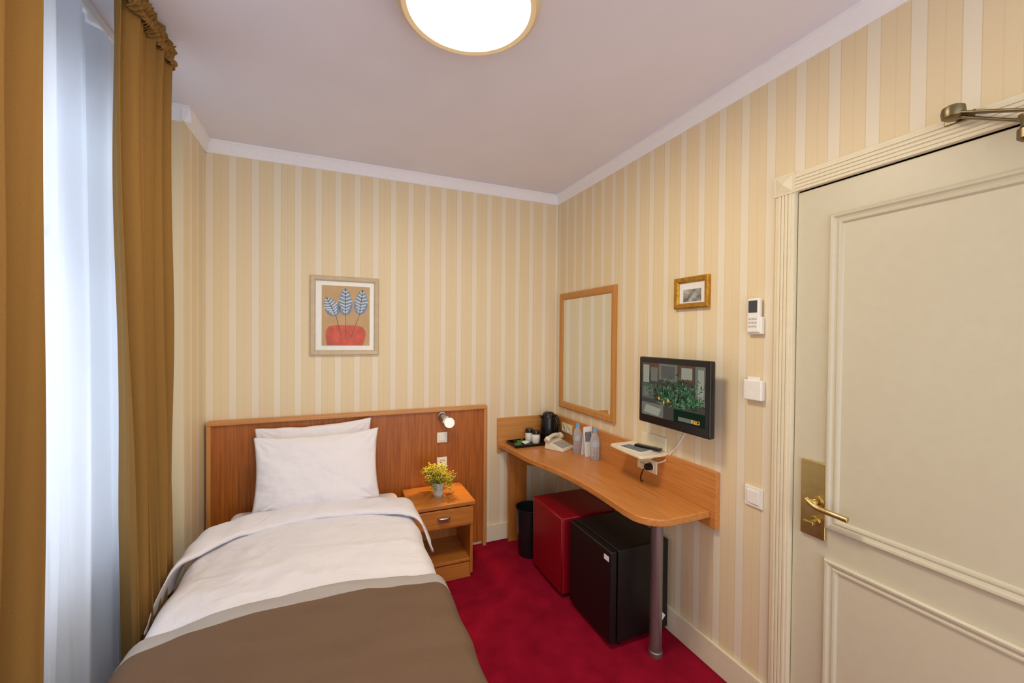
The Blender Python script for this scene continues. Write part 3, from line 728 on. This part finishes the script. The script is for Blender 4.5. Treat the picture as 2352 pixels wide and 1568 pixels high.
ph=thing('telephone','cream desk telephone with handset resting on it','telephone',(1.51,2.64,dz))
Rz=Matrix.Rotation(math.radians(-62),3,'Z'); pvt=(1.512,2.640,dz)
bm=bmesh.new()
W_,D_=.080,.084
lo=[(-W_,-D_,0),(W_,-D_,0),(W_,D_,0),(-W_,D_,0)]; hi_=[(-W_+.008,-D_+.006,.062),(W_-.008,-D_+.006,.018),(W_-.008,D_-.006,.018),(-W_+.008,D_-.006,.062)]
A=[bm.verts.new(Rz@Vector(p)+Vector(pvt)) for p in lo];B=[bm.verts.new(Rz@Vector(p)+Vector(pvt)) for p in hi_]
bm.faces.new(A);bm.faces.new(B)
for i in range(4): bm.faces.new((A[i],A[(i+1)%4],B[(i+1)%4],B[i]))
finish('phone_base',bm_to(bm,'pb'),M['phone'],ph,bevel=.006)
def PH(a,b_,c): return Rz@Vector((a,b_,c))+Vector(pvt)
sl=lambda a: .062-(a+W_)/(2*W_)*.044
bm=bmesh.new()
for i in range(4):
    for j in range(5):
        a=-.010+i*.021; b_=-.056+j*.028
        vs=[PH(a+dx*.007,b_+dy*.009,sl(a+dx*.007)+.005) for dx,dy in((-1,-1),(1,-1),(1,1),(-1,1))]; ws_=[PH(a+dx*.008,b_+dy*.010,sl(a+dx*.008)-.002) for dx,dy in((-1,-1),(1,-1),(1,1),(-1,1))]
        V1=[bm.verts.new(v) for v in vs];V2=[bm.verts.new(v) for v in ws_]; bm.faces.new(V1)
        for k in range(4): bm.faces.new((V1[k],V1[(k+1)%4],V2[(k+1)%4],V2[k]))
finish('keypad',bm_to(bm,'kp'),simple('phone_keys',(176,170,158),.5),ph)
hp=[PH(-.050,-.098,.062),PH(-.050,-.080,.074),PH(-.050,-.05,.084),PH(-.050,0,.090),PH(-.050,.05,.084),PH(-.050,.080,.074),PH(-.050,.098,.062)]
tube('handset',spline(hp,5),.014,M['phone'],ph,seg=14,radii=[(.022 if (i<7 or i>23) else .014) for i in range(31)])
# bottles
def bottle(x,y,label):
    e=thing('water_bottle',label,'bottle',(x,y,dz),'water bottles on the desk')
    pr=[(.026,0),(.031,.006),(.031,.04),(.029,.046),(.031,.052),(.031,.075),(.029,.08),(.031,.086),(.031,.125),(.029,.14),(.022,.162),(.0125,.178),(.0125,.186)]
    lathe('bottle_shell',pr,(x,y,dz),M['bottle'],e,seg=28)
    lathe('wrap_label',[(.0316,.088),(.0316,.120)],(x,y,dz),M['blabel'],e,seg=28,cap=False)
    lathe('cap',[(.0145,.184),(.0145,.204),(.012,.207)],(x,y,dz),M['cap'],e,seg=24)
bottle(1.578,2.50,'small clear plastic water bottle with blue cap beside card')
bottle(1.595,2.315,'small clear plastic water bottle with blue cap before card')
tc=thing('tent_card','white folded tent card printed with small picture','card',(1.60,2.415,dz))
bm=bmesh.new()
def q4(a,b,c,d,mi=0):
    f=bm.faces.new([bm.verts.new(v) for v in(a,b,c,d)]); f.material_index=mi
X0,X1=1.566,1.633
q4((X0,2.385,dz),(X1,2.385,dz),(X1,2.410,dz+.20),(X0,2.410,dz+.20)); q4((X0,2.435,dz),(X1,2.435,dz),(X1,2.410,dz+.20),(X0,2.410,dz+.20))
q4((X0+.008,2.3955,dz+.10),(X1-.008,2.3955,dz+.10),(X1-.008,2.4035,dz+.165),(X0+.008,2.4035,dz+.165),1)
o=finish('folded_card',bm_to(bm,'tc'),[M['paper'],M['print']],tc); s=o.modifiers.new('so','SOLIDIFY'); s.thickness=.0008

# ---------------- fridge ----------------
fr=thing('mini_fridge','black enamel minibar refrigerator with door, under the desk','refrigerator',(1.47,1.885,0))
box('cabinet',(1.315,1.69,.025),(1.645,2.085,.50),M['blackm'],fr,bevel=.008)
fd=box('fridge_door',(1.268,1.69,.03),(1.309,2.085,.50),M['blackm'],fr,bevel=.010)
for a in(1.33,1.60):
    for b_ in(1.72,2.03): lathe('foot',[(.016,0),(.016,.025)],(a+.015,b_+.01,0),M['black'],fr,seg=16)
bd_=box('badge',(1.2662,1.705,.445),(1.268,1.745,.470),M['paper'],None,bevel=0); bd_.parent=fd; bd_.location=bd_.location-fd.location-fr.location
st=box('sticker',(1.585,1.6885,.075),(1.62,1.6898,.11),M['paper'],fr,bevel=0,rot=Matrix.Rotation(math.radians(45),3,'Y'))

# ---------------- ottoman ----------------
ot=thing('ottoman','cube-shaped red leather ottoman with piped seams, under desk','ottoman',(1.44,2.33,0))
ox0,ox1,oy0,oy1=1.245,1.635,2.14,2.535
b1=box('upholstered_body',(ox0,oy0,.015),(ox1,oy1,.485),M['red'],ot,bevel=.022)
bm=bmesh.new()
c4=[(ox0+.006,oy0+.006),(ox1-.006,oy0+.006),(ox1-.006,oy1-.006),(ox0+.006,oy1-.006),(ox0+.006,oy0+.006)]
addtube(bm,[(a,b_,.478) for a,b_ in c4],.005,8)
for a,b_ in c4[:4]: addtube(bm,[(a,b_,.02),(a,b_,.478)],.005,8)
finish('piping',bm_to(bm,'pp'),M['red'],ot)
lathe('foot',[(.02,0),(.02,.016)],(ox0+.05,oy0+.05,0),M['black'],ot,seg=16)
lathe('foot',[(.02,0),(.02,.016)],(ox0+.05,oy1-.05,0),M['black'],ot,seg=16)
# ---------------- bin ----------------
wb=thing('waste_bin','small dark plastic waste bin under the desk','waste bin',(1.295,2.69,0))
lathe('bin_body',[(.075,0),(.080,.01),(.098,.33),(.104,.335),(.104,.345),(.096,.345),(.078,.02),(.001,.015)],(1.295,2.69,0),M['binm'],wb,cap=False)

# ---------------- lights ----------------
def area(name,loc,rot,sx,sy,e,col,shape='RECTANGLE'):
    l=bpy.data.lights.new(name,'AREA'); l.energy=e; l.color=col; l.shape=shape; l.size=sx; l.size_y=sy
    o=bpy.data.objects.new(name,l); o.location=loc; o.rotation_euler=rot; COL.objects.link(o); return o
area('window_daylight',(NX-.35,1.48,1.7),(0,math.radians(-90),0),1.8,1.7,23,(.66,.82,1.0))
s=bpy.data.lights.new('reading_spot','SPOT'); s.energy=9; s.color=(1,.62,.22); s.spot_size=math.radians(75); s.spot_blend=.5; s.shadow_soft_size=.03
so=bpy.data.objects.new('reading_spot',s); so.location=(.735,2.80,.93); COL.objects.link(so)
so.rotation_euler=(Vector((.64,2.72,.5))-Vector(so.location)).to_track_quat('-Z','Y').to_euler()
w=bpy.data.worlds.new('world'); SC.world=w; w.use_nodes=True
bg=w.node_tree.nodes['Background']; bg.inputs[0].default_value=(.90,.93,1,1); bg.inputs[1].default_value=2.15

# ---------------- camera ----------------
yaw,p,r=.40222,.01254,.00885
F=Vector((math.sin(yaw)*math.cos(p),math.cos(yaw)*math.cos(p),-math.sin(p)))
Rt=Vector((math.cos(yaw),-math.sin(yaw),0)); U=Rt.cross(F)
c,s_=math.cos(r),math.sin(r)
X=Rt*c+U*s_; Y=U*c-Rt*s_
mw=Matrix((( X.x,Y.x,-F.x,0),(X.y,Y.y,-F.y,0),(X.z,Y.z,-F.z,1.58),(0,0,0,1)))
cd=bpy.data.cameras.new('camera'); cd.lens=945.67/2352*36; cd.sensor_width=36; cd.clip_start=.02
co=bpy.data.objects.new('camera',cd); COL.objects.link(co); co.matrix_world=mw; SC.camera=co
SC.view_settings.view_transform='Standard'
